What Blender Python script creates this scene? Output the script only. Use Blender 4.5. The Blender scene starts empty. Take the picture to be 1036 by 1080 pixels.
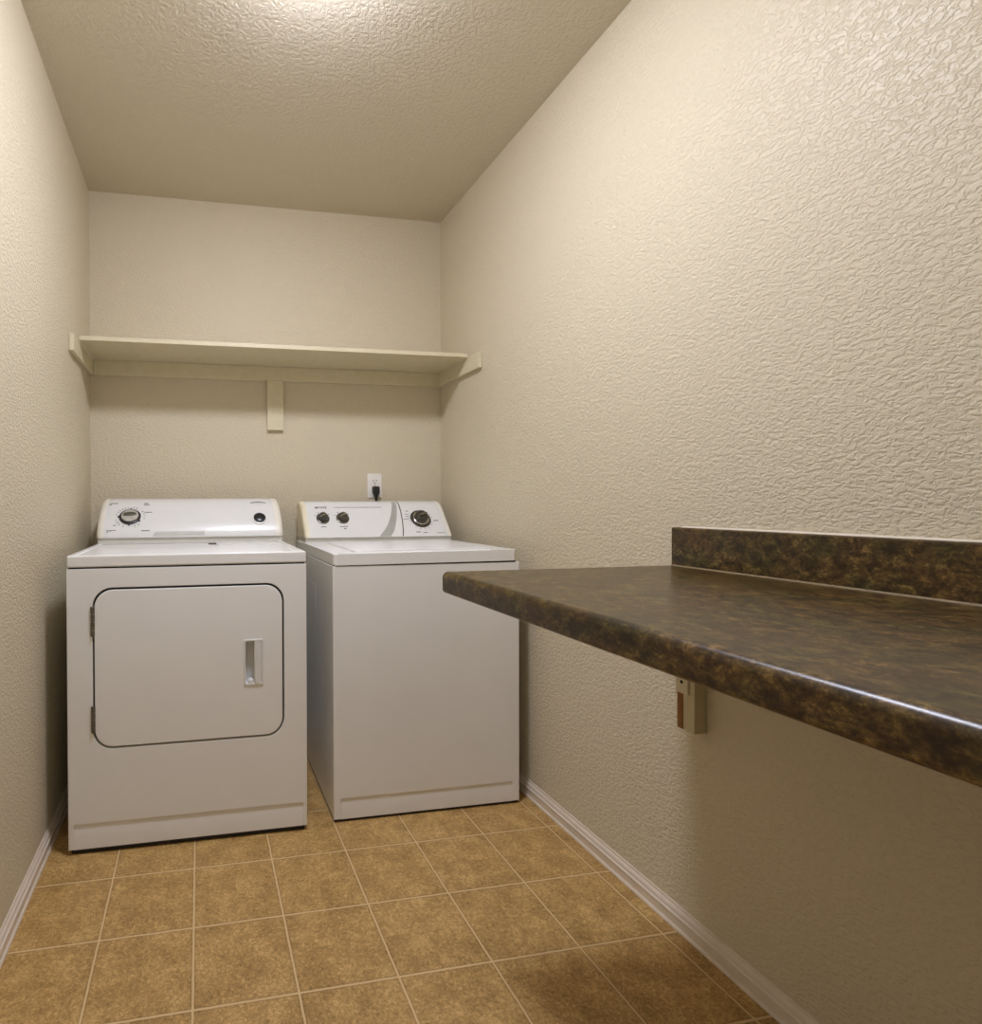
import bpy, bmesh, math
from mathutils import Vector, Matrix

scene = bpy.context.scene
COL = scene.collection
PI = math.pi

# ------------------------------------------------------------------ room numbers (metres)
W = 1.646          # room width, left wall at x = 0
H = 2.438          # ceiling height
YF = -2.66         # wall with the doorway the camera stands in; back wall at y = 0
TILE = 0.2275

# ------------------------------------------------------------------ camera
cam_data = bpy.data.cameras.new('camera')
cam = bpy.data.objects.new('camera', cam_data)
COL.objects.link(cam)
F, CX, CY = 578.44, 313.0, 534.8
yaw, pitch, roll = 0.1755, -0.0078, -0.0045
fw = Vector((math.sin(yaw) * math.cos(pitch), math.cos(yaw) * math.cos(pitch), math.sin(pitch)))
rt = Vector((math.cos(yaw), -math.sin(yaw), 0))
up = rt.cross(fw)
r2 = rt * math.cos(roll) + up * math.sin(roll)
u2 = -rt * math.sin(roll) + up * math.cos(roll)
rot = Matrix((r2, u2, -fw)).transposed().to_4x4()
cam.matrix_world = Matrix.Translation((0.4716, -2.5386, 1.0652)) @ rot
cam_data.sensor_fit = 'HORIZONTAL'
cam_data.sensor_width = 36.0
cam_data.lens = F / 1036 * 36
cam_data.shift_x = (518 - CX) / 1036
cam_data.shift_y = (CY - 540) / 1036
cam_data.clip_start = 0.02
scene.camera = cam

# ------------------------------------------------------------------ light and exposure
LAMP_POS = (0.77, -1.31)
LAMP_COLOR = (0.95, 0.98, 1.16)
LAMP_STRENGTH = 119.0
world = bpy.data.worlds.new('world')
scene.world = world
world.use_nodes = True
bg = world.node_tree.nodes['Background']
bg.inputs['Color'].default_value = (1.0, 0.98, 0.95, 1)
bg.inputs['Strength'].default_value = 0.52
vs = scene.view_settings
vs.view_transform = 'Standard'
vs.look = 'None'
vs.gamma = 1.0
vs.exposure = 0.0
vs.use_curve_mapping = False


# ------------------------------------------------------------------ material helpers
def lin(c):
    c = c / 255.0
    return c / 12.92 if c <= 0.04045 else ((c + 0.055) / 1.055) ** 2.4


def rgb(r, g, b):
    return (lin(r), lin(g), lin(b), 1)


def new_mat(name, color, rough=0.5, spec=0.5, metal=0.0, coat=0.0):
    m = bpy.data.materials.new(name)
    m.use_nodes = True
    b = m.node_tree.nodes['Principled BSDF']
    b.inputs['Base Color'].default_value = color
    b.inputs['Roughness'].default_value = rough
    b.inputs['Specular IOR Level'].default_value = spec
    b.inputs['Metallic'].default_value = metal
    b.inputs['Coat Weight'].default_value = coat
    return m, m.node_tree, b


def nd(t, kind, **kw):
    n = t.nodes.new(kind)
    for k, v in kw.items():
        if k in n.inputs:
            n.inputs[k].default_value = v
        else:
            setattr(n, k, v)
    return n


def ramp(t, src, stops):
    r = t.nodes.new('ShaderNodeValToRGB')
    e = r.color_ramp.elements
    while len(e) > 1:
        e.remove(e[-1])
    e[0].position, e[0].color = stops[0]
    for p, c in stops[1:]:
        x = e.new(p)
        x.color = c
    t.links.new(src, r.inputs['Fac'])
    return r.outputs['Color']


def mapped(t, scale):
    tc = t.nodes.new('ShaderNodeTexCoord')
    mp = t.nodes.new('ShaderNodeMapping')
    mp.inputs['Scale'].default_value = scale
    t.links.new(tc.outputs['Object'], mp.inputs['Vector'])
    return mp.outputs['Vector']


def mat_plaster(name, color, scale, strength, rough, spec):
    m, t, b = new_mat(name, color, rough, spec)
    v = mapped(t, scale)
    n1 = nd(t, 'ShaderNodeTexNoise', Scale=1.0, Detail=3.0, Roughness=0.5, Distortion=0.6)
    t.links.new(v, n1.inputs['Vector'])
    n2 = nd(t, 'ShaderNodeTexNoise', Scale=2.6, Detail=2.0, Roughness=0.5)
    t.links.new(v, n2.inputs['Vector'])
    g = (0, 0, 0, 1)
    h1 = ramp(t, n1.outputs['Fac'], [(0.40, g), (0.50, (.6, .6, .6, 1)), (0.56, (.92, .92, .92, 1)), (0.7, (1, 1, 1, 1))])
    mix = nd(t, 'ShaderNodeMix', data_type='FLOAT')
    mix.inputs[0].default_value = 0.22
    t.links.new(h1, mix.inputs[2])
    t.links.new(n2.outputs['Fac'], mix.inputs[3])
    bp = nd(t, 'ShaderNodeBump', Strength=strength, Distance=0.004)
    t.links.new(mix.outputs[0], bp.inputs['Height'])
    t.links.new(bp.outputs['Normal'], b.inputs['Normal'])
    return m


def mat_floor():
    m, t, b = new_mat('vinyl_tile', rgb(150, 118, 70), 0.42, 0.4)
    tc = t.nodes.new('ShaderNodeTexCoord')
    sep = t.nodes.new('ShaderNodeSeparateXYZ')
    t.links.new(tc.outputs['Object'], sep.inputs['Vector'])

    def math_(op, a, c=None):
        n = t.nodes.new('ShaderNodeMath')
        n.operation = op
        for i, q in enumerate((a, c)):
            if q is None:
                continue
            if isinstance(q, (int, float)):
                n.inputs[i].default_value = q
            else:
                t.links.new(q, n.inputs[i])
        return n.outputs[0]
    wob = nd(t, 'ShaderNodeTexNoise', Scale=30.0, Detail=2.0)
    t.links.new(tc.outputs['Object'], wob.inputs['Vector'])
    w = math_('MULTIPLY', math_('SUBTRACT', wob.outputs['Fac'], 0.5), 0.012)

    def line(sock, off):
        u = math_('DIVIDE', math_('SUBTRACT', sock, off), TILE)
        fr = math_('FRACT', math_('ADD', math_('ADD', u, 20.5), w))
        return math_('ABSOLUTE', math_('SUBTRACT', fr, 0.5)), math_('FLOOR', math_('ADD', u, 20.5))
    dx, ix = line(sep.outputs['X'], 0.2239)
    dy, iy = line(sep.outputs['Y'], -0.9186)
    d = math_('MINIMUM', dx, dy)
    # per tile variation
    comb = t.nodes.new('ShaderNodeCombineXYZ')
    t.links.new(ix, comb.inputs['X'])
    t.links.new(iy, comb.inputs['Y'])
    wn = nd(t, 'ShaderNodeTexWhiteNoise', noise_dimensions='3D')
    t.links.new(comb.outputs['Vector'], wn.inputs['Vector'])
    off = t.nodes.new('ShaderNodeVectorMath')
    off.operation = 'MULTIPLY_ADD'
    t.links.new(wn.outputs['Color'], off.inputs[0])
    off.inputs[1].default_value = (4, 4, 4)
    t.links.new(tc.outputs['Object'], off.inputs[2])
    n1 = nd(t, 'ShaderNodeTexNoise', Scale=135.0, Detail=6.0, Roughness=0.8, Distortion=0.8)
    t.links.new(off.outputs[0], n1.inputs['Vector'])
    n2 = nd(t, 'ShaderNodeTexNoise', Scale=14.0, Detail=3.0, Roughness=0.55)
    t.links.new(off.outputs[0], n2.inputs['Vector'])
    mx = nd(t, 'ShaderNodeMix', data_type='FLOAT')
    mx.inputs[0].default_value = 0.25
    t.links.new(n1.outputs['Fac'], mx.inputs[2])
    t.links.new(n2.outputs['Fac'], mx.inputs[3])
    col = ramp(t, mx.outputs[0], [(0.38, FLOOR_DARK), (0.5, FLOOR_MID), (0.62, FLOOR_LIGHT)])
    gm = ramp(t, d, [(0.009, (1, 1, 1, 1)), (0.014, (0, 0, 0, 1))])
    tile_edge = ramp(t, d, [(0.012, (0, 0, 0, 1)), (0.03, (1, 1, 1, 1))])  # tile colour darker beside the grout
    dk = nd(t, 'ShaderNodeMix', data_type='RGBA', blend_type='MULTIPLY')
    dk.inputs[0].default_value = 0.35
    t.links.new(col, dk.inputs[6])
    t.links.new(tile_edge, dk.inputs[7])
    fin = nd(t, 'ShaderNodeMix', data_type='RGBA')
    t.links.new(gm, fin.inputs[0])
    t.links.new(dk.outputs[2], fin.inputs[6])
    fin.inputs[7].default_value = GROUT
    t.links.new(fin.outputs[2], b.inputs['Base Color'])
    hgt = ramp(t, d, [(0.010, (0, 0, 0, 1)), (0.022, (1, 1, 1, 1))])
    hm = nd(t, 'ShaderNodeMix', data_type='FLOAT')
    hm.inputs[0].default_value = 0.25
    t.links.new(hgt, hm.inputs[2])
    t.links.new(n1.outputs['Fac'], hm.inputs[3])
    bp = nd(t, 'ShaderNodeBump', Strength=0.5, Distance=0.0015)
    t.links.new(hm.outputs[0], bp.inputs['Height'])
    t.links.new(bp.outputs['Normal'], b.inputs['Normal'])
    return m


def mat_laminate():
    m, t, b = new_mat('brown_laminate', rgb(70, 55, 38), 0.31, 0.5)
    v = mapped(t, (1, 0.8, 1))
    n1 = nd(t, 'ShaderNodeTexNoise', Scale=52.0, Detail=6.0, Roughness=0.7, Distortion=0.5)
    n2 = nd(t, 'ShaderNodeTexNoise', Scale=240.0, Detail=4.0, Roughness=0.7)
    n3 = nd(t, 'ShaderNodeTexNoise', Scale=16.0, Detail=3.0, Roughness=0.5)
    for n in (n1, n2, n3):
        t.links.new(v, n.inputs['Vector'])
    mx = nd(t, 'ShaderNodeMix', data_type='FLOAT')
    mx.inputs[0].default_value = 0.35
    t.links.new(n1.outputs['Fac'], mx.inputs[2])
    t.links.new(n2.outputs['Fac'], mx.inputs[3])
    c1 = ramp(t, mx.outputs[0], [(0.38, LAM[0]), (0.47, LAM[1]), (0.54, LAM[2]), (0.64, LAM[3])])
    c2 = ramp(t, n3.outputs['Fac'], [(0.4, (0.75, 0.85, 0.65, 1)), (0.6, (1.15, 0.95, 0.85, 1))])
    mm = nd(t, 'ShaderNodeMix', data_type='RGBA', blend_type='MULTIPLY')
    mm.inputs[0].default_value = 0.8
    t.links.new(c1, mm.inputs[6])
    t.links.new(c2, mm.inputs[7])
    t.links.new(mm.outputs[2], b.inputs['Base Color'])
    bp = nd(t, 'ShaderNodeBump', Strength=0.08, Distance=0.001)
    t.links.new(n2.outputs['Fac'], bp.inputs['Height'])
    t.links.new(bp.outputs['Normal'], b.inputs['Normal'])
    return m


def mat_noisy(name, c1, c2, scale, rough, spec=0.5, bump=0.0, stretch=(1, 1, 1)):
    m, t, b = new_mat(name, c1, rough, spec)
    v = mapped(t, stretch)
    n = nd(t, 'ShaderNodeTexNoise', Scale=scale, Detail=4.0, Roughness=0.6)
    t.links.new(v, n.inputs['Vector'])
    c = ramp(t, n.outputs['Fac'], [(0.35, c1), (0.65, c2)])
    t.links.new(c, b.inputs['Base Color'])
    if bump:
        bp = nd(t, 'ShaderNodeBump', Strength=bump, Distance=0.001)
        t.links.new(n.outputs['Fac'], bp.inputs['Height'])
        t.links.new(bp.outputs['Normal'], b.inputs['Normal'])
    return m


PAINT = (0.68, 0.60, 0.435, 1)
FLOOR_DARK, FLOOR_MID, FLOOR_LIGHT = rgb(138, 107, 58), rgb(184, 146, 87), rgb(224, 187, 124)
GROUT = rgb(222, 190, 138)
LAM = [rgb(33, 21, 7), rgb(57, 42, 17), rgb(86, 69, 34), rgb(136, 115, 68)]

M = {}
M['wall'] = mat_plaster('wall_paint', PAINT, (88, 88, 135), 0.55, 0.44, 0.34)
M['ceiling'] = mat_plaster('ceiling_paint', (0.68, 0.61, 0.475, 1), (85, 85, 85), 0.55, 0.6, 0.22)
M['floor'] = mat_floor()
M['laminate'] = mat_laminate()
M['trim'] = mat_noisy('baseboard_paint', rgb(222, 208, 190), rgb(228, 215, 198), 40, 0.35)
M['shelf'] = mat_noisy('shelf_paint', rgb(212, 202, 168), rgb(218, 208, 176), 30, 0.4)
M['enamel'] = mat_noisy('white_enamel', (0.87, 0.865, 0.835, 1), (0.89, 0.885, 0.855, 1), 6, 0.22)
M['plastic'] = mat_noisy('white_console_plastic', (0.79, 0.785, 0.755, 1), (0.81, 0.805, 0.775, 1), 8, 0.25)
M['cream'] = mat_noisy('aged_cream_plastic', rgb(232, 222, 192), rgb(238, 229, 202), 14, 0.35)
M['grey'] = mat_noisy('grey_plastic', rgb(168, 168, 160), rgb(176, 176, 168), 20, 0.35)
M['light_grey'] = mat_noisy('pale_grey_print', rgb(196, 196, 188), rgb(204, 204, 196), 20, 0.3)
M['black'] = mat_noisy('black_rubber', rgb(14, 13, 12), rgb(22, 21, 20), 50, 0.5)
M['black_plastic'] = mat_noisy('black_plastic', rgb(26, 26, 28), rgb(36, 36, 38), 60, 0.3)
M['ink'] = mat_noisy('dark_print', rgb(70, 70, 66), rgb(84, 84, 80), 50, 0.5)
M['steel'] = mat_noisy('hinge_steel', rgb(98, 92, 79), rgb(124, 117, 102), 90, 0.4)
M['steel'].node_tree.nodes['Principled BSDF'].inputs['Metallic'].default_value = 0.6
M['chrome'] = mat_noisy('chrome', rgb(205, 203, 196), rgb(215, 213, 206), 30, 0.18)
M['chrome'].node_tree.nodes['Principled BSDF'].inputs['Metallic'].default_value = 1.0
M['silver'] = mat_noisy('silver_plastic', rgb(214, 212, 204), rgb(222, 220, 212), 30, 0.2)
M['silver'].node_tree.nodes['Principled BSDF'].inputs['Metallic'].default_value = 0.45
M['console_grey'] = mat_noisy('pale_grey_plastic', rgb(206, 204, 194), rgb(212, 210, 200), 20, 0.3)
M['pale_cream'] = mat_noisy('off_white_plastic', rgb(234, 229, 214), rgb(238, 233, 219), 14, 0.3)
M['pewter'] = mat_noisy('pewter_plastic', rgb(112, 108, 96), rgb(128, 124, 112), 60, 0.25)
M['pewter'].node_tree.nodes['Principled BSDF'].inputs['Metallic'].default_value = 0.7
M['dark_pewter'] = mat_noisy('dark_pewter_plastic', rgb(70, 67, 58), rgb(86, 82, 72), 60, 0.3)
M['dark_pewter'].node_tree.nodes['Principled BSDF'].inputs['Metallic'].default_value = 0.5
M['outlet'] = mat_noisy('outlet_plastic', rgb(236, 232, 224), rgb(240, 236, 229), 30, 0.3)
M['raw_wood'] = mat_noisy('bare_wood', rgb(132, 92, 42), rgb(158, 114, 60), 18, 0.6, 0.3, 0.1, (10, 10, 1))
M['painted_wood'] = mat_noisy('painted_bracket_wood', rgb(196, 184, 146), rgb(204, 192, 156), 25, 0.5)
M['caulk'] = mat_noisy('pale_caulk', rgb(214, 204, 184), rgb(222, 212, 194), 30, 0.4)
M['brown_caulk'] = mat_noisy('brown_caulk', rgb(120, 102, 70), rgb(138, 118, 84), 60, 0.5)
mg, tg, bg_ = new_mat('lamp_glass', (0.9, 0.9, 0.9, 1), 0.3)
bg_.inputs['Emission Color'].default_value = (*LAMP_COLOR, 1)
bg_.inputs['Emission Strength'].default_value = LAMP_STRENGTH
M['lamp'] = mg


# ------------------------------------------------------------------ object helpers
def root_loc(p):
    v = Vector((0, 0, 0))
    while p is not None:
        v = v + p.location
        p = p.parent
    return v


def obj(name, bm, mat, parent=None, smooth=True, angle=35):
    """Link a bmesh, given in room coordinates, as ONE mesh object."""
    off = root_loc(parent)
    bmesh.ops.recalc_face_normals(bm, faces=bm.faces[:])
    for v in bm.verts:
        v.co -= off
    if smooth:
        for f in bm.faces:
            f.smooth = True
        for e in bm.edges:
            e.smooth = (len(e.link_faces) == 2 and e.calc_face_angle(0) < math.radians(angle))
    me = bpy.data.meshes.new(name)
    bm.to_mesh(me)
    bm.free()
    me.materials.append(M[mat])
    o = bpy.data.objects.new(name, me)
    COL.objects.link(o)
    if smooth:
        wn = o.modifiers.new('weighted_normal', 'WEIGHTED_NORMAL')
        wn.keep_sharp = True
        wn.weight = 100
    if parent:
        o.parent = parent
    return o


def thing(name, label, cat, loc, group=None):
    o = bpy.data.objects.new(name, None)
    COL.objects.link(o)
    o.location = loc
    o.empty_display_size = 0.05
    o['label'] = label
    o['category'] = cat
    if group:
        o['group'] = group
    return o


def struct(name, bm, mat, **kw):
    o = obj(name, bm, mat, **kw)
    o['kind'] = 'structure'
    return o


def box(x0, x1, y0, y1, z0, z1, bevel=0.0, seg=2, bm=None):
    b = bmesh.new()
    vs_ = [b.verts.new(c) for c in ((x0, y0, z0), (x1, y0, z0), (x1, y1, z0), (x0, y1, z0),
                                    (x0, y0, z1), (x1, y0, z1), (x1, y1, z1), (x0, y1, z1))]
    for f in ((0, 3, 2, 1), (4, 5, 6, 7), (0, 1, 5, 4), (1, 2, 6, 5), (2, 3, 7, 6), (3, 0, 4, 7)):
        b.faces.new([vs_[i] for i in f])
    if bevel:
        bmesh.ops.bevel(b, geom=b.edges[:], offset=bevel, segments=seg, profile=0.5, affect='EDGES')
    return join(bm, b)


def join(dst, src):
    if dst is None:
        return src
    me = bpy.data.meshes.new('tmp')
    src.to_mesh(me)
    src.free()
    dst.from_mesh(me)
    bpy.data.meshes.remove(me)
    return dst


def lathe(center, axis, prof, seg=40, bm=None, cap=True):
    """prof: list of (radius, distance along axis)."""
    b = bmesh.new()
    ax = Vector(axis).normalized()
    q = Vector((0, 0, 1)).rotation_difference(ax)
    c = Vector(center)
    rings = []
    for r, h in prof:
        ring = []
        if r < 1e-6:
            ring = [b.verts.new(c + q @ Vector((0, 0, h)))]
        else:
            for k in range(seg):
                a = 2 * PI * k / seg
                ring.append(b.verts.new(c + q @ Vector((r * math.cos(a), r * math.sin(a), h))))
        rings.append(ring)
    for A, B in zip(rings, rings[1:]):
        for k in range(seg):
            k2 = (k + 1) % seg
            if len(A) == 1 and len(B) == 1:
                continue
            if len(A) == 1:
                b.faces.new((A[0], B[k], B[k2]))
            elif len(B) == 1:
                b.faces.new((A[k], A[k2], B[0]))
            else:
                b.faces.new((A[k], A[k2], B[k2], B[k]))
    if cap:
        for ring in (rings[0], rings[-1]):
            if len(ring) > 1:
                b.faces.new(ring)
    return join(bm, b)


def extrude_profile(pts, axis, a0, a1, bm=None):
    """closed outline pts swept along an axis. axis 'y': pts=(x,z); 'x': pts=(y,z); 'z': pts=(x,y)."""
    b = bmesh.new()

    def P(p, a):
        return {'y': (p[0], a, p[1]), 'x': (a, p[0], p[1]), 'z': (p[0], p[1], a)}[axis]
    A = [b.verts.new(P(p, a0)) for p in pts]
    B = [b.verts.new(P(p, a1)) for p in pts]
    n = len(pts)
    for k in range(n):
        b.faces.new((A[k], A[(k + 1) % n], B[(k + 1) % n], B[k]))
    b.faces.new(A)
    b.faces.new(B)
    return join(bm, b)


def rounded(x0, x1, z0, z1, r, seg=10):
    out = []
    for cx, cz, a0 in ((x1 - r, z1 - r, 0), (x0 + r, z1 - r, PI / 2), (x0 + r, z0 + r, PI), (x1 - r, z0 + r, 1.5 * PI)):
        for k in range(seg + 1):
            a = a0 + PI / 2 * k / seg
            out.append((cx + r * math.cos(a), cz + r * math.sin(a)))
    return out


def slab(outer, holes, y0, y1, bevel=0.0, bm=None):
    """A plate in the x-z plane from y0 (front) to y1 (back) with real holes."""
    b = bmesh.new()
    es = []
    for loop in [outer] + holes:
        v = [b.verts.new((p[0], y0, p[1])) for p in loop]
        es += [b.edges.new((v[k], v[(k + 1) % len(v)])) for k in range(len(v))]
    bmesh.ops.triangle_fill(b, use_beauty=True, use_dissolve=False, edges=es)
    bmesh.ops.dissolve_limit(b, angle_limit=0.01, verts=b.verts[:], edges=b.edges[:]) if not holes else None
    ret = bmesh.ops.extrude_face_region(b, geom=b.faces[:])
    vs_ = [g for g in ret['geom'] if isinstance(g, bmesh.types.BMVert)]
    for v in vs_:
        v.co.y = y1
    if bevel:
        front = [e for e in b.edges if abs(e.verts[0].co.y - y0) < 1e-6 and abs(e.verts[1].co.y - y0) < 1e-6
                 and len(e.link_faces) == 2 and e.calc_face_angle(0) > 0.5]
        bmesh.ops.bevel(b, geom=front, offset=bevel, segments=2, profile=0.5, affect='EDGES')
    return join(bm, b)


def tube(pts, r, seg=12, bm=None, radii=None):
    b = bmesh.new()
    P = [Vector(p) for p in pts]
    rings = []
    for i, p in enumerate(P):
        d = (P[min(i + 1, len(P) - 1)] - P[max(i - 1, 0)]).normalized()
        a = Vector((1, 0, 0)) if abs(d.x) < 0.9 else Vector((0, 1, 0))
        u = d.cross(a).normalized()
        w = d.cross(u)
        rr = radii[i] if radii else r
        rings.append([b.verts.new(p + u * rr * math.cos(2 * PI * k / seg) + w * rr * math.sin(2 * PI * k / seg)) for k in range(seg)])
    for A, B in zip(rings, rings[1:]):
        for k in range(seg):
            b.faces.new((A[k], A[(k + 1) % seg], B[(k + 1) % seg], B[k]))
    b.faces.new(rings[0])
    b.faces.new(rings[-1])
    return join(bm, b)


def text_bm(s, width, height, origin, xdir, zdir, depth=0.0004):
    """Lettering as raised mesh; origin = lower left corner."""
    cu = bpy.data.curves.new('lettering', 'FONT')
    cu.body = s
    cu.size = 1.0
    cu.offset = 0.02
    cu.extrude = 0.01
    o = bpy.data.objects.new('lettering', cu)
    COL.objects.link(o)
    dg = bpy.context.evaluated_depsgraph_get()
    me = bpy.data.meshes.new_from_object(o.evaluated_get(dg))
    b = bmesh.new()
    b.from_mesh(me)
    bpy.data.objects.remove(o)
    bpy.data.curves.remove(cu)
    bpy.data.meshes.remove(me)
    xs = [v.co.x for v in b.verts]
    ys = [v.co.y for v in b.verts]
    x0, y0 = min(xs), min(ys)
    sx, sy = width / (max(xs) - x0), height / (max(ys) - y0)
    X, Z = Vector(xdir).normalized(), Vector(zdir).normalized()
    N = X.cross(Z)
    O = Vector(origin)
    for v in b.verts:
        v.co = O + X * (v.co.x - x0) * sx + Z * (v.co.y - y0) * sy + N * (v.co.z * depth / 0.01)
    return b


# ------------------------------------------------------------------ the room
T = 0.12
struct('wall_left', box(-T, 0, YF - 0.12, T, 0, H), 'wall', smooth=False)
struct('wall_right', box(W, W + T, YF - 0.12, T, 0, H), 'wall', smooth=False)
struct('wall_back', box(0, W, 0, T, 0, H), 'wall', smooth=False)
# wall behind the camera, with the open doorway the photo was taken from
fwb = box(0, 0.06, YF - 0.12, YF, 0, H)
fwb = box(0.93, W, YF - 0.12, YF, 0, H, bm=fwb)
fwb = box(0.06, 0.93, YF - 0.12, YF, 2.05, H, bm=fwb)
struct('wall_front', fwb, 'wall', smooth=False)
struct('floor', box(-0.8, W + 0.8, -4.2, T, -0.05, 0), 'floor', smooth=False)
struct('ceiling', box(-0.8, W + 0.8, -4.2, T, H, H + 0.08), 'ceiling', smooth=False)

BB = [(0, 0), (0.0165, 0), (0.0165, 0.004), (0.0145, 0.007), (0.0118, 0.008), (0.0118, 0.028), (0.0138, 0.030), (0.0138, 0.033),
      (0.0095, 0.036), (0.0088, 0.039), (0.0098, 0.041), (0.0075, 0.046), (0.0035, 0.050), (0.0035, 0.054), (0.002, 0.056), (0, 0.056)]
struct('baseboard_left', extrude_profile([(d, z) for d, z in BB], 'y', YF, 0), 'trim', angle=20)
struct('baseboard_right', extrude_profile([(W - d, z) for d, z in BB], 'y', YF, 0), 'trim', angle=20)
struct('baseboard_back', extrude_profile([(-d, z) for d, z in BB], 'x', 0.0155, W - 0.0155), 'trim', angle=20)

# ------------------------------------------------------------------ ceiling lamp (just above the frame)
lamp = thing('ceiling_light', 'round flush ceiling lamp with glowing white glass above the room', 'lamp', (*LAMP_POS, H))
obj('base', lathe((*LAMP_POS, H), (0, 0, -1), [(0, 0), (0.152, 0), (0.155, 0.020), (0.150, 0.026), (0.132, 0.022), (0, 0.022)], 48), 'chrome', lamp)  # unseen rim, made wide to shade the ceiling around the lamp
obj('glass_dome', lathe((*LAMP_POS, H - 0.022), (0, 0, -1),
    [(0.128, 0.0)] + [(0.128 * math.cos(a), 0.011 + 0.048 * math.sin(a)) for a in [k * PI / 2 / 10 for k in range(10)]] + [(0, 0.059)], 48), 'lamp', lamp)

# ------------------------------------------------------------------ wall shelf
sh = thing('wall_shelf', 'long cream painted shelf board spanning the back wall above the appliances', 'shelf', (W / 2, 0, 1.695))
obj('shelf_board', box(0.0195, W - 0.0195, -0.312, -0.0005, 1.6955, 1.7125, 0.002), 'shelf', sh)
obj('wall_cleat', box(0.0005, 0.019, -0.402, -0.0005, 1.630, 1.6955, 0.003), 'shelf', sh)
obj('wall_cleat', box(W - 0.019, W - 0.0005, -0.402, -0.0005, 1.630, 1.6955, 0.003), 'shelf', sh)
obj('wall_cleat', box(0.0192, W - 0.0192, -0.019, -0.0005, 1.629, 1.6953, 0.002), 'shelf', sh)
obj('upright', box(0.7825, 0.858, -0.0205, -0.0005, 1.402, 1.629, 0.002), 'shelf', sh)

# ------------------------------------------------------------------ wall outlet and power cord
OX, OZ = 1.303, 1.146
ou = thing('wall_outlet', 'white duplex outlet plate on the back wall above the washer', 'outlet', (OX, 0, OZ))
pl = obj('cover_plate', slab(rounded(OX - .0355, OX + .0355, OZ - .058, OZ + .058, .004, 4), [], -.0055, -.0003, .002), 'outlet', ou)
for dz in (0.0195, -0.0195):
    zc = OZ + dz
    rc = obj('receptacle', slab(rounded(OX - .0165, OX + .0165, zc - .0145, zc + .0145, .010, 6), [], -.0075, -.005, .0008), 'outlet', ou)
    sl = box(OX - .0085, OX - .0060, -.0080, -.0070, zc - .001, zc + .009)
    sl = box(OX + .0060, OX + .0085, -.0080, -.0070, zc, zc + .008, bm=sl)
    sl = lathe((OX, -.0070, zc - .0075), (0, -1, 0), [(0.0028, 0), (0.0028, 0.001)], 12, bm=sl)
    obj('slots', sl, 'black', rc)
obj('screw', lathe((OX, -.0050, OZ), (0, -1, 0), [(0.003, 0), (0.003, 0.001), (0.002, 0.0014)], 12), 'chrome', ou)

pc = thing('power_cord', 'black plug and cord in the lower socket above the washer', 'cord', (OX, -0.02, OZ - .02))
pz = OZ - 0.021
bm = bmesh.new()
rings = []
for (w, d0, d1, z) in ((.0135, -.0085, -.030, pz + .017), (.0155, -.0085, -.034, pz + .014), (.0155, -.0085, -.037, pz - .006),
                       (.0130, -.0100, -.038, pz - .018), (.0085, -.0180, -.036, pz - .027), (.0070, -.0205, -.0345, pz - .040)):
    rings.append([bm.verts.new((OX + sx * w, y, z)) for sx, y in ((-1, d0), (1, d0), (1, d1), (-1, d1))])
for A, B in zip(rings, rings[1:]):
    for k in range(4):
        bm.faces.new((A[k], A[(k + 1) % 4], B[(k + 1) % 4], B[k]))
bm.faces.new(rings[0])
bm.faces.new(rings[-1])
bmesh.ops.bevel(bm, geom=bm.edges[:], offset=.0015, segments=2, affect='EDGES')
obj('plug', bm, 'black', pc)
obj('cord', tube([(OX, -.0275, pz - .036), (OX, -.0275, pz - .10), (OX, -.026, pz - .2), (OX, -.025, pz - .35), (OX, -.028, 0.62), (OX, -.045, 0.585), (OX, -.0585, 0.58)],
                 .0055, radii=[.0066, .006, .0055, .0055, .0055, .0055, .0055]), 'black', pc)


# ------------------------------------------------------------------ appliance console
def profile_y(prof, z):
    for (y0, z0), (y1, z1) in zip(prof, prof[1:]):
        if z0 <= z <= z1 and z1 > z0:
            return y0 + (y1 - y0) * (z - z0) / (z1 - z0)
    return prof[-1][0]


def smooth_profile(prof, n=5):
    """Catmull-Rom through the face points."""
    out = []
    for i in range(len(prof) - 1):
        p0, p1, p2, p3 = (Vector((*prof[max(0, min(len(prof) - 1, j))], 0)) for j in (i - 1, i, i + 1, i + 2))
        for k in range(n):
            t = k / n
            v = 0.5 * ((2 * p1) + (p2 - p0) * t + (2 * p0 - 5 * p1 + 4 * p2 - p3) * t * t + (3 * p1 - p0 - 3 * p2 + p3) * t ** 3)
            out.append((v.x, v.y))
    out.append(prof[-1])
    return out


def console_piece(xs, prof, yb, insets):
    """Loft of the face profile (list of (y,z), bottom to top) closed by the back at yb, along xs."""
    b = bmesh.new()
    zb, zt = prof[0][1], prof[-1][1]
    rings = []
    for x, o in zip(xs, insets):
        ring = []
        for y, z in prof:
            k = (z - zb) / (zt - zb)
            ring.append(b.verts.new((x, min(y + o, yb - 0.004), z - o * 0.55 * k)))
        ring.append(b.verts.new((x, yb, zt - 0.006 - o * 0.55)))
        ring.append(b.verts.new((x, yb, zb)))
        rings.append(ring)
    n = len(rings[0])
    for A, B in zip(rings, rings[1:]):
        for k in range(n):
            b.faces.new((A[k], A[(k + 1) % n], B[(k + 1) % n], B[k]))
    b.faces.new(rings[0])
    b.faces.new(rings[-1])
    return b


def end_cap(x_end, x_in, prof, yb, r):
    xs, ins = [], []
    s = 1 if x_in > x_end else -1
    for k in range(9):
        e = r * (1 - math.cos(PI / 2 * k / 8))
        xs.append(x_end + s * e)
        ins.append(r * (1 - math.sin(PI / 2 * k / 8)))
    xs.append(x_in)
    ins.append(0)
    return console_piece(xs, prof, yb, ins)


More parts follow.
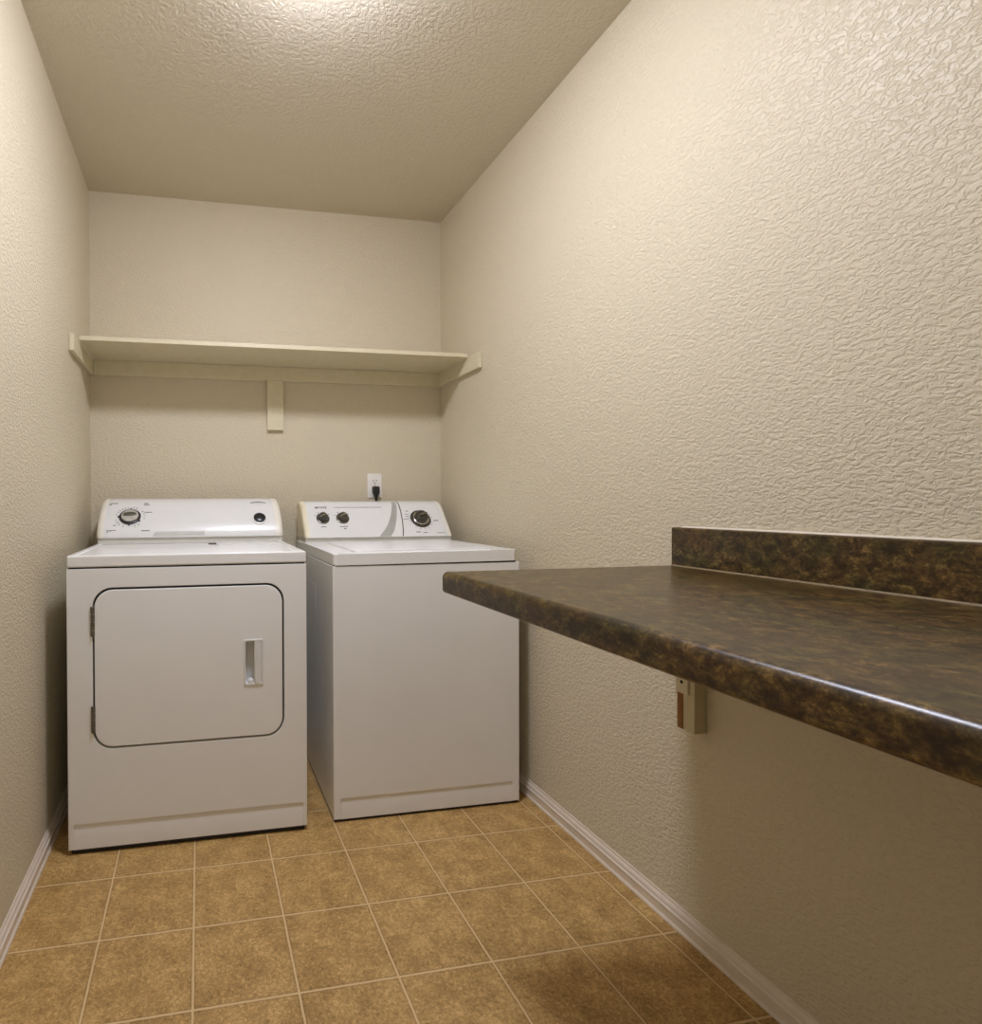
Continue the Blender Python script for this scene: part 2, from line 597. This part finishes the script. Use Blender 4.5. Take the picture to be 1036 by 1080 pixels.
class Face:
    """Point and frame on a console face."""
    def __init__(self, prof):
        self.p = prof

    def at(self, x, z, lift=0.0):
        y = profile_y(self.p, z)
        n = self.normal(z)
        return Vector((x, y, z)) + n * lift

    def normal(self, z):
        d = 0.008
        ya, yb_ = profile_y(self.p, z - d), profile_y(self.p, z + d)
        t = Vector((0, yb_ - ya, 2 * d)).normalized()
        return Vector((0, -t.z, t.y))

    def updir(self, z):
        n = self.normal(z)
        return Vector((0, -n.z, n.y)) * (-1 if -n.y < 0 else 1) if False else Vector((0, n.z, -n.y))

    def strip(self, left, right, lift=0.0006, bm=None, back=0.0004):
        """left/right: lists of (x,z) of equal length, bottom to top; a thin raised strip following the face."""
        def dense(q):
            out = []
            for u, v in zip(q, q[1:]):
                out += [(u[0] + (v[0] - u[0]) * k / 8, u[1] + (v[1] - u[1]) * k / 8) for k in range(8)]
            return out + [q[-1]]
        left, right = dense(left), dense(right)
        b = bmesh.new()
        A = [(b.verts.new(self.at(l[0], l[1], lift)), b.verts.new(self.at(r[0], r[1], lift)),
              b.verts.new(self.at(r[0], r[1], -back)), b.verts.new(self.at(l[0], l[1], -back))) for l, r in zip(left, right)]
        for P, Q in zip(A, A[1:]):
            for k in range(4):
                b.faces.new((P[k], P[(k + 1) % 4], Q[(k + 1) % 4], Q[k]))
        b.faces.new(A[0])
        b.faces.new(A[-1])
        return join(bm, b)

    def bar(self, x0, x1, z0, z1, lift=0.0006, bm=None):
        return self.strip([(x0, z0), (x0, z1)], [(x1, z0), (x1, z1)], lift, bm)

    def ticks(self, xc, zc, r0, r1, angles, w=0.0012, lift=0.0005, bm=None):
        c = self.at(xc, zc)
        n = self.normal(zc)
        U = Vector((0, n.z, -n.y))
        X = Vector((1, 0, 0))
        for a in angles:
            a = math.radians(a)
            d = X * math.sin(a) + U * math.cos(a)
            s = n.cross(d).normalized() * w / 2
            b = bmesh.new()
            lo = [c + d * r0 - s, c + d * r0 + s, c + d * r1 + s, c + d * r1 - s]
            A = [b.verts.new(p - n * 0.001) for p in lo]
            B = [b.verts.new(p + n * lift) for p in lo]
            for k in range(4):
                b.faces.new((A[k], A[(k + 1) % 4], B[(k + 1) % 4], B[k]))
            b.faces.new(A)
            b.faces.new(B)
            bm = join(bm, b)
        return bm


def knob(face, x, z, prof, parent, name, mat, grip=None, grip_mat='chrome', angle=0.0):
    c = face.at(x, z)
    n = face.normal(z)
    k = obj(name, lathe(c, n, prof, 44), mat, parent)
    if grip:
        length, width, h0, h1 = grip
        U = Vector((0, n.z, -n.y))
        X = Vector((1, 0, 0))
        a = math.radians(angle)
        d = X * math.cos(a) + U * math.sin(a)
        s = n.cross(d).normalized()
        b = bmesh.new()
        A, B = [], []
        for q in range(20):
            t = 2 * PI * q / 20
            p = d * (length / 2 * math.cos(t)) + s * (width / 2 * math.sin(t))
            A.append(b.verts.new(c + p + n * h0))
            B.append(b.verts.new(c + p * 0.8 + n * h1))
        for q in range(20):
            b.faces.new((A[q], A[(q + 1) % 20], B[(q + 1) % 20], B[q]))
        b.faces.new(A)
        b.faces.new(B)
        obj('grip', b, grip_mat, k)
    return k


# ------------------------------------------------------------------ clothes dryer
DX0, DX1, DY0, DY1 = 0.0755, 0.8115, -0.796, -0.085
dr = thing('clothes_dryer', 'white front-loading dryer with large rounded door, left of the washer', 'dryer', ((DX0 + DX1) / 2, (DY0 + DY1) / 2, 0))
obj('cabinet', box(DX0, DX1, DY0 + 0.030, DY1, 0.017, 0.868, 0.003), 'enamel', dr)
DOOR = (0.1500, 0.7370, 0.3175, 0.8085)
notch = [(DX0, 0.017), (0.0925, 0.017), (0.0925, 0.088), (0.0955, 0.092), (0.795, 0.092), (0.798, 0.088), (0.798, 0.017), (DX1, 0.017),
         (DX1, 0.868), (DX0, 0.868)]
obj('front_panel', slab(notch, [rounded(*DOOR, 0.058)], DY0, DY0 + 0.0305, 0.003), 'enamel', dr)
kick = extrude_profile([(DY0 + 0.001, 0.0172), (DY0 + 0.001, 0.060), (DY0 + 0.0065, 0.0905), (DY0 + 0.0125, 0.093), (DY0 + 0.0125, 0.0172)], 'x', 0.0922, 0.7983)
obj('kick_panel', kick, 'enamel', dr)
obj('door_gap_shade', slab(rounded(DOOR[0] + .0008, DOOR[1] - .0008, DOOR[2] + .0008, DOOR[3] - .0008, 0.0572), [rounded(0.19, 0.70, 0.36, 0.77, 0.03)], DY0 + 0.0085, DY0 + 0.0125), 'black', dr)  # black ring added so the gap round the door stays dark
g = 0.0052
HX0, HX1, HZ0, HZ1 = 0.6075, 0.6705, 0.4855, 0.6315
door = obj('door', slab(rounded(DOOR[0] + g, DOOR[1] - g, DOOR[2] + g, DOOR[3] - g - 0.001, 0.054),
           [rounded(HX0 + .004, HX1 - .004, HZ0 + .004, HZ1 - .004, .004, 4)], DY0 - 0.0015, DY0 + 0.0075, 0.003), 'enamel', dr)
# recessed pull: rim, scooped pocket and the grip lip on its right half
hb = slab(rounded(HX0, HX1, HZ0, HZ1, .006, 5), [rounded(HX0 + .006, HX1 - .006, HZ0 + .006, HZ1 - .006, .004, 5)], DY0 - 0.0045, DY0 - 0.0012, 0.0015)
hb = slab(rounded(HX0 + .0045, HX1 - .0045, HZ0 + .0045, HZ1 - .0045, .004, 4), [rounded(HX0 + .006, HX1 - .006, HZ0 + .006, HZ1 - .006, .004, 4)], DY0 - .0012, DY0 + .026, bm=hb)
hb = box(HX0 + .0045, HX1 - .0045, DY0 + .026, DY0 + .028, HZ0 + .0045, HZ1 - .0045, bm=hb)
hd = obj('handle', hb, 'plastic', door)
gb = extrude_profile([(0.641, DY0 - .004), (0.6445, DY0 - .0065), (0.650, DY0 - .0062), (0.6640, DY0 - .002), (0.6640, DY0 + .012), (0.6530, DY0 + .010), (0.6440, DY0 + .002)],
                     'z', HZ0 + .0062, HZ1 - .0062)
obj('grip_lip', gb, 'plastic', hd)
obj('pocket_highlight', lathe((0.630, DY0 + .0055, HZ0 + .012), (0, -0.6, 0.8), [(0, -.008), (.010, -.006), (.0115, 0), (.009, .005), (.004, .0085), (0, .0095)], 24), 'plastic', hd)  # pale blob added for the highlight at the foot of the pocket
for z0, z1 in ((0.6635, 0.7530), (0.3695, 0.4500)):
    hn = bmesh.new()
    q = (z1 - z0) / 4
    for k, (a, c) in enumerate(((0, .85), (.9, 1.95), (2.0, 3.0), (3.05, 4))):
        hn = lathe((DOOR[0] + .0005, DY0 - .001, z0 + a * q), (0, 0, 1), [(.0056, 0), (.0064, .001), (.0064, (c - a) * q - .001), (.0056, (c - a) * q)], 16, bm=hn)
    obj('hinge', hn, 'steel', dr)
# top with a low rim round a slightly sunken work surface
TZ = 0.9085
tb = box(DX0 + .001, DX1 - .001, DY0 - .001, DY1 + .001, 0.8725, TZ, 0.0)
tb.normal_update()
topf = [f for f in tb.faces if f.normal.z > .9 or all(abs(v.co.z - TZ) < 1e-6 for v in f.verts)]
bmesh.ops.inset_region(tb, faces=topf, thickness=0.026)
bmesh.ops.inset_region(tb, faces=topf, thickness=0.003, depth=-0.004)
tb.normal_update()
outer = [e for e in tb.edges if e.calc_face_angle(0) > 1.2]
bmesh.ops.bevel(tb, geom=outer, offset=0.005, segments=3, profile=0.5, affect='EDGES')
obj('top_panel', tb, 'enamel', dr)
obj('seam', box(DX0 + .006, DX1 - .006, DY0 + .004, DY1 - .004, 0.8675, 0.8730), 'black', dr)
# lint screen cover at the back right of the top
lc = obj('lint_screen_cover', slab(rounded(0.535, 0.752, -0.43, -0.318, .012, 6), [], 0, 0.007, 0.002), 'plastic', dr)
for v in lc.data.vertices:
    x, y, z = v.co + dr.location
    v.co = Vector((x, z, TZ - 0.0045 + (0.007 - y))) - dr.location
lc.data.flip_normals()
obj('handle_shadow', box(0.505, 0.560, -0.372, -0.368, TZ - .004, TZ + .0012), 'dark_pewter', lc)  # dark bar painted in for the shadow of the lint handle
obj('under_shadow', box(DX0 + .008, DX1 - .008, DY0 + .009, DY1 - .01, 0.0015, 0.0168), 'black', dr)  # added black box that paints the shade under the dryer
for x in (0.12, 0.765):
    for y in (-0.74, -0.14):
        obj('foot', lathe((x, y, 0), (0, 0, 1), [(.02, 0), (.022, .004), (.014, .008), (.012, .018)], 20), 'black', dr)

dprof = smooth_profile([(-.306, .931), (-.304, .944), (-.296, .962), (-.278, .988), (-.247, 1.018), (-.209, 1.048), (-.172, 1.069), (-.135, 1.081), (-.10, 1.085)])
DF = Face(dprof)
YB = -0.088
obj('console_base', box(DX0 + .004, DX1 - .004, -0.298, YB, TZ - .004, 0.9315, 0.002), 'console_grey', dr)
cons = obj('console', console_piece([DX0 + .026, DX1 - .030], dprof, YB, [0, 0]), 'plastic', dr, angle=50)
obj('end_cap', end_cap(DX0 - .001, DX0 + .0262, dprof, YB, .020), 'pale_cream', cons, angle=50)
obj('end_cap', end_cap(DX1 + .001, DX1 - .0302, dprof, YB, .020), 'pale_cream', cons, angle=50)
kb = knob(DF, 0.197, 1.0115, [(.042, -.002), (.042, .004), (.039, .006), (.034, .0062)], cons, 'timer_ring', 'black_plastic')
knob(DF, 0.197, 1.0115, [(.0335, .004), (.0335, .009), (.031, .012), (.020, .0135), (0, .014)], cons, 'timer_knob', 'silver', (.056, .016, .012, .022), 'pewter', 4)
for a in (0, 123, 180, 270):
    obj('pointer', DF.ticks(0.197, 1.0115, .038, .048, (a,), .006, .004), 'black_plastic', kb)
for a in (-75, -60, -48, -36, -24, -12, 12, 24, 56, 70, 84, 100, 140, 156, 204, 222, 236, 250):
    obj('dial_mark', DF.ticks(0.197, 1.0115, .052, .060, (a,), .0016), 'ink', cons)
for x0, x1, z0, z1 in ((.108, .142, 1.064, 1.0665), (.108, .118, 1.058, 1.0605), (.245, .263, 1.063, 1.066), (.245, .270, 1.057, 1.059), (.252, .282, 1.028, 1.030),
                       (.112, .132, .957, .960), (.112, .120, .951, .953), (.132, .148, .959, .961), (.245, .277, .956, .959), (.135, .148, .978, .980)):
    obj('printed_mark', DF.bar(x0, x1, z0, z1), 'ink', cons)
obj('grey_band', DF.strip([(.286, .934), (.300, .953)], [(.492, .934), (.492, .953)], .0006), 'light_grey', cons)
bz = knob(DF, 0.7175, 1.0005, [(.032, -.002), (.032, .002), (.029, .0035), (.026, .0035)], cons, 'button_ring', 'plastic')
knob(DF, 0.7175, 1.0005, [(.0245, -.002), (.0245, .009), (.021, .012), (.008, .0135), (0, .0137)], cons, 'start_button', 'black_plastic')
# oval badge with a dark arc sweeping over it
c = DF.at(0.719, 1.0635)
n = DF.normal(1.0635)
U = Vector((0, n.z, -n.y))
b = bmesh.new()
A = [b.verts.new(c + Vector((1, 0, 0)) * .030 * math.cos(t) + U * .0105 * math.sin(t) - n * .003) for t in [2 * PI * k / 36 for k in range(36)]]
B = [b.verts.new(v.co + n * .0042) for v in A]
for k in range(36):
    b.faces.new((A[k], A[(k + 1) % 36], B[(k + 1) % 36], B[k]))
b.faces.new(A)
b.faces.new(B)
bd = obj('logo_badge', b, 'plastic', cons)
b = bmesh.new()
P = []
for k in range(25):
    t = PI * (0.02 + 0.96 * k / 24)
    wv = .0012 + .0050 * math.sin(t)
    o_ = c + Vector((1, 0, 0)) * .033 * math.cos(t) + U * (.0135 * math.sin(t) - .0025) + n * .0022
    i_ = o_ - U * wv
    P.append((b.verts.new(o_), b.verts.new(i_), b.verts.new(i_ - n * .003), b.verts.new(o_ - n * .003)))
for p, q in zip(P, P[1:]):
    for k in range(4):
        b.faces.new((p[k], p[(k + 1) % 4], q[(k + 1) % 4], q[k]))
b.faces.new(P[0])
b.faces.new(P[-1])
obj('logo_arc', b, 'ink', bd)

# ------------------------------------------------------------------ washing machine
WX0, WX1, WY0, WY1 = 0.9055, 1.5800, -0.774, -0.062
wm = thing('washing_machine', 'white top-loading washer with plain front, beside the right wall', 'washer', ((WX0 + WX1) / 2, (WY0 + WY1) / 2, 0))
WZ = 0.8535
obj('cabinet', box(WX0, WX1, WY0 + 0.010, WY1, 0.010, WZ, 0.003), 'enamel', wm)
kn = [(WX0, 0.010), (0.930, 0.010), (0.930, 0.074), (0.933, 0.078), (1.551, 0.078), (1.554, 0.074), (1.554, 0.010), (WX1, 0.010), (WX1, WZ), (WX0, WZ)]
obj('front_panel', slab(kn, [], WY0, WY0 + 0.0105, 0.003), 'enamel', wm)
obj('kick_panel', extrude_profile([(WY0 + .001, .0102), (WY0 + .001, .045), (WY0 + .005, .0765), (WY0 + .0105, .079), (WY0 + .0105, .0102)], 'x', 0.9297, 1.5543), 'enamel', wm)
obj('side_panel_rib', box(WX0 - .0007, WX0 + .002, -0.50, -0.16, 0.66, 0.755, .001), 'enamel', wm)
obj('seam', box(WX0 + .004, WX1 - .012, WY0 + .004, WY1 - .004, WZ - .001, 0.8605), 'black', wm)
# top: slightly rounded front corners, tilted a hair so the seam opens to the right
WT = 0.8945
tp = extrude_profile([(x, y) for x, y in rounded(WX0 + .002, WX1 - .009, WY0 - .002, WY1 - .01, .016, 6)], 'z', 0.8565, WT)
tz = [f for f in tp.faces if all(abs(v.co.z - WT) < 1e-6 for v in f.verts)]
ed = set(e for f in tz for e in f.edges)
bmesh.ops.bevel(tp, geom=list(ed), offset=.004, segments=3, profile=.5, affect='EDGES')
for v in tp.verts:
    v.co.z += (v.co.x - WX0) * 0.0045
obj('top_panel', tp, 'enamel', wm)
ld = extrude_profile([(x, y) for x, y in rounded(0.992, 1.497, WY0 + .03, -0.315, .02, 6)], 'z', WT - .001, WT + .0065)
tz = [f for f in ld.faces if all(abs(v.co.z - WT - .0065) < 1e-6 for v in f.verts)]
ed = set(e for f in tz for e in f.edges)
bmesh.ops.bevel(ld, geom=list(ed), offset=.003, segments=2, profile=.5, affect='EDGES')
for v in ld.verts:
    v.co.z += (v.co.x - WX0) * 0.0045
obj('lid', ld, 'enamel', wm)
obj('under_shadow', box(WX0 + .005, WX1 - .005, WY0 + .006, WY1 - .01, 0.0015, 0.0098), 'black', wm)  # black filler so the gap below the washer reads as shadow
for x in (0.95, 1.535):
    for y in (-0.72, -0.12):
        obj('foot', lathe((x, y, 0), (0, 0, 1), [(.02, 0), (.022, .004), (.014, .006), (.012, .012)], 20), 'black', wm)

wprof = smooth_profile([(-.266, .916), (-.257, .928), (-.238, .954), (-.207, .992), (-.176, 1.030), (-.153, 1.053), (-.128, 1.066), (-.098, 1.071)])
WF = Face(wprof)
WB = -0.066
CX0, CX1 = 0.912, 1.579
obj('console_base', box(CX0 + .003, CX1 - .004, -0.257, WB, WT - .002, 0.9165, 0.002), 'console_grey', wm)
wc = obj('console', console_piece([CX0 + .022, CX1 - .022], wprof, WB, [0, 0]), 'plastic', wm, angle=50)
obj('end_cap', end_cap(CX0, CX0 + .0222, wprof, WB, .016), 'cream', wc, angle=50)
obj('end_cap', end_cap(CX1, CX1 - .0222, wprof, WB, .016), 'pale_cream', wc, angle=50)
sw_l = [(1.239, .918), (1.264, .940), (1.290, .967), (1.310, .998), (1.325, 1.030), (1.334, 1.052), (1.339, 1.066)]
sw_r = [(1.291, .918), (1.311, .940), (1.326, .967), (1.340, .998), (1.350, 1.030), (1.356, 1.052), (1.359, 1.066)]
obj('grey_swoosh', WF.strip(sw_l, sw_r, .0006), 'grey', wc)
gr = [(1.345, .918), (1.353, .950), (1.360, .985), (1.364, 1.020), (1.3655, 1.050), (1.366, 1.067)]
obj('panel_groove', WF.strip(gr, [(x + .0045, z) for x, z in gr], .0005), 'pewter', wc)
for x in (1.001, 1.090):
    knob(WF, x, 0.9955, [(.029, -.002), (.029, .004), (.026, .006)], wc, 'knob_skirt', 'pewter')
    knob(WF, x, 0.9955, [(.022, .003), (.0205, .020), (.018, .023), (0, .024)], wc, 'option_knob', 'dark_pewter', (.036, .010, .020, .031), 'chrome', 24)
knob(WF, 1.4495, 0.990, [(.047, -.002), (.047, .004), (.043, .007), (.039, .007)], wc, 'dial_ring', 'dark_pewter')
knob(WF, 1.4495, 0.990, [(.0385, .004), (.037, .010), (.034, .012)], wc, 'dial_skirt', 'chrome')
knob(WF, 1.4495, 0.990, [(.032, .008), (.029, .028), (.025, .032), (0, .033)], wc, 'cycle_knob', 'dark_pewter', (.05, .014, .029, .041), 'pewter', 20)
for x in (1.001, 1.090):
    for a in (-60, -28, 18, 52):
        obj('dial_mark', WF.ticks(x, 0.9955, .034, .040, (a,), .003), 'ink', wc)
for a in (-100, -85, -70, -55, 30, 50, 65, 80, 110, 125, 150, 170, 195, 215):
    obj('dial_mark', WF.ticks(1.4495, 0.990, .051, .058, (a,), .0016), 'ink', wc)
for x0, x1, z0, z1 in ((.987, 1.010, .9600, .9622), (1.070, 1.107, .9600, .9622), (1.086, 1.098, .951, .954), (1.370, 1.392, .9885, .9905),
                       (1.383, 1.396, 1.000, 1.002), (1.383, 1.396, 1.010, 1.012), (1.508, 1.532, .981, .984), (1.390, 1.402, 1.024, 1.0265), (1.412, 1.432, .933, .9355), (1.445, 1.463, .930, .9325)):
    obj('printed_mark', WF.bar(x0, x1, z0, z1), 'ink', wc)
obj('printed_line', WF.bar(1.061, 1.281, 1.0415, 1.0445), 'grey', wc)
obj('printed_line', WF.bar(1.508, 1.548, .9285, .9315), 'grey', wc)
z = 1.0395
n = WF.normal(z + .004)
obj('brand_lettering', text_bm('ESTATE', .052, .0095, WF.at(0.974, z, .0007), (1, 0, 0), (0, n.z, -n.y)), 'black_plastic', wc)

# ------------------------------------------------------------------ countertop
CYE, CZT, CZB, CXF = -1.361, 0.9055, 0.857, 1.019
ct = thing('countertop', 'mottled brown laminate countertop with backsplash along the right wall', 'countertop', (W, -2.0, CZB))
r = 0.014
prof = [(W - .0005, CZB), (W - .0005, CZT), (CXF + r, CZT)]
for k in range(1, 11):
    a = PI / 2 + PI / 2 * k / 10
    prof.append((CXF + r + r * math.cos(a), CZT - r + r * math.sin(a)))
for k in range(1, 7):
    a = PI + PI / 2 * k / 6 * 0.8
    prof.append((CXF + .010 + .010 * math.cos(a), CZB + .010 + .010 * math.sin(a)))
prof.append((CXF + .010, CZB))
obj('worktop', extrude_profile(prof, 'y', YF + .0005, CYE), 'laminate', ct)
bs = [(W - .0005, CZT - .0002), (W - .0005, 1.0005), (W - .016, 1.0005), (W - .019, .9985), (W - .020, .995), (W - .020, CZT - .0002)]
bk = obj('backsplash', extrude_profile(bs, 'y', YF + .0005, CYE), 'laminate', ct)
obj('caulk_bead', extrude_profile([(W - .0006, 1.0004), (W - .0006, 1.004), (W - .003, 1.0025), (W - .007, 1.0004)], 'y', YF + .0005, CYE - .012), 'caulk', bk)
obj('caulk_bead', extrude_profile([(W - .0199, CZT - .0001), (W - .0199, CZT + .003), (W - .0215, CZT + .0016), (W - .0235, CZT - .0001)], 'y', YF + .0005, CYE), 'brown_caulk', bk)

# ------------------------------------------------------------------ wooden bracket under the countertop
br = thing('counter_bracket', 'painted wooden wall bracket with bare wood patch under the countertop', 'bracket', (W, -1.415, 0.70))
BX = W - 0.034
obj('leg', box(BX, W - .0005, -1.4385, -1.392, 0.517, CZB - .0005, .0015), 'painted_wood', br)
obj('arm', box(1.18, BX - .0002, -1.4385, -1.400, CZB - .022, CZB - .0005, .0015), 'painted_wood', br)
obj('bare_wood_strip', box(BX - .0012, BX + .001, -1.4085, -1.3925, 0.518, 0.608, 0.0004), 'raw_wood', br)
tab = obj('mounting_tab', box(BX - .005, BX + .0005, -1.425, -1.3915, 0.6045, 0.690, .0012), 'shelf', br)
obj('screw_hole', lathe((BX - .0049, -1.4085, 0.632), (-1, 0, 0), [(.0042, 0), (.0042, .0005)], 16), 'black', tab)
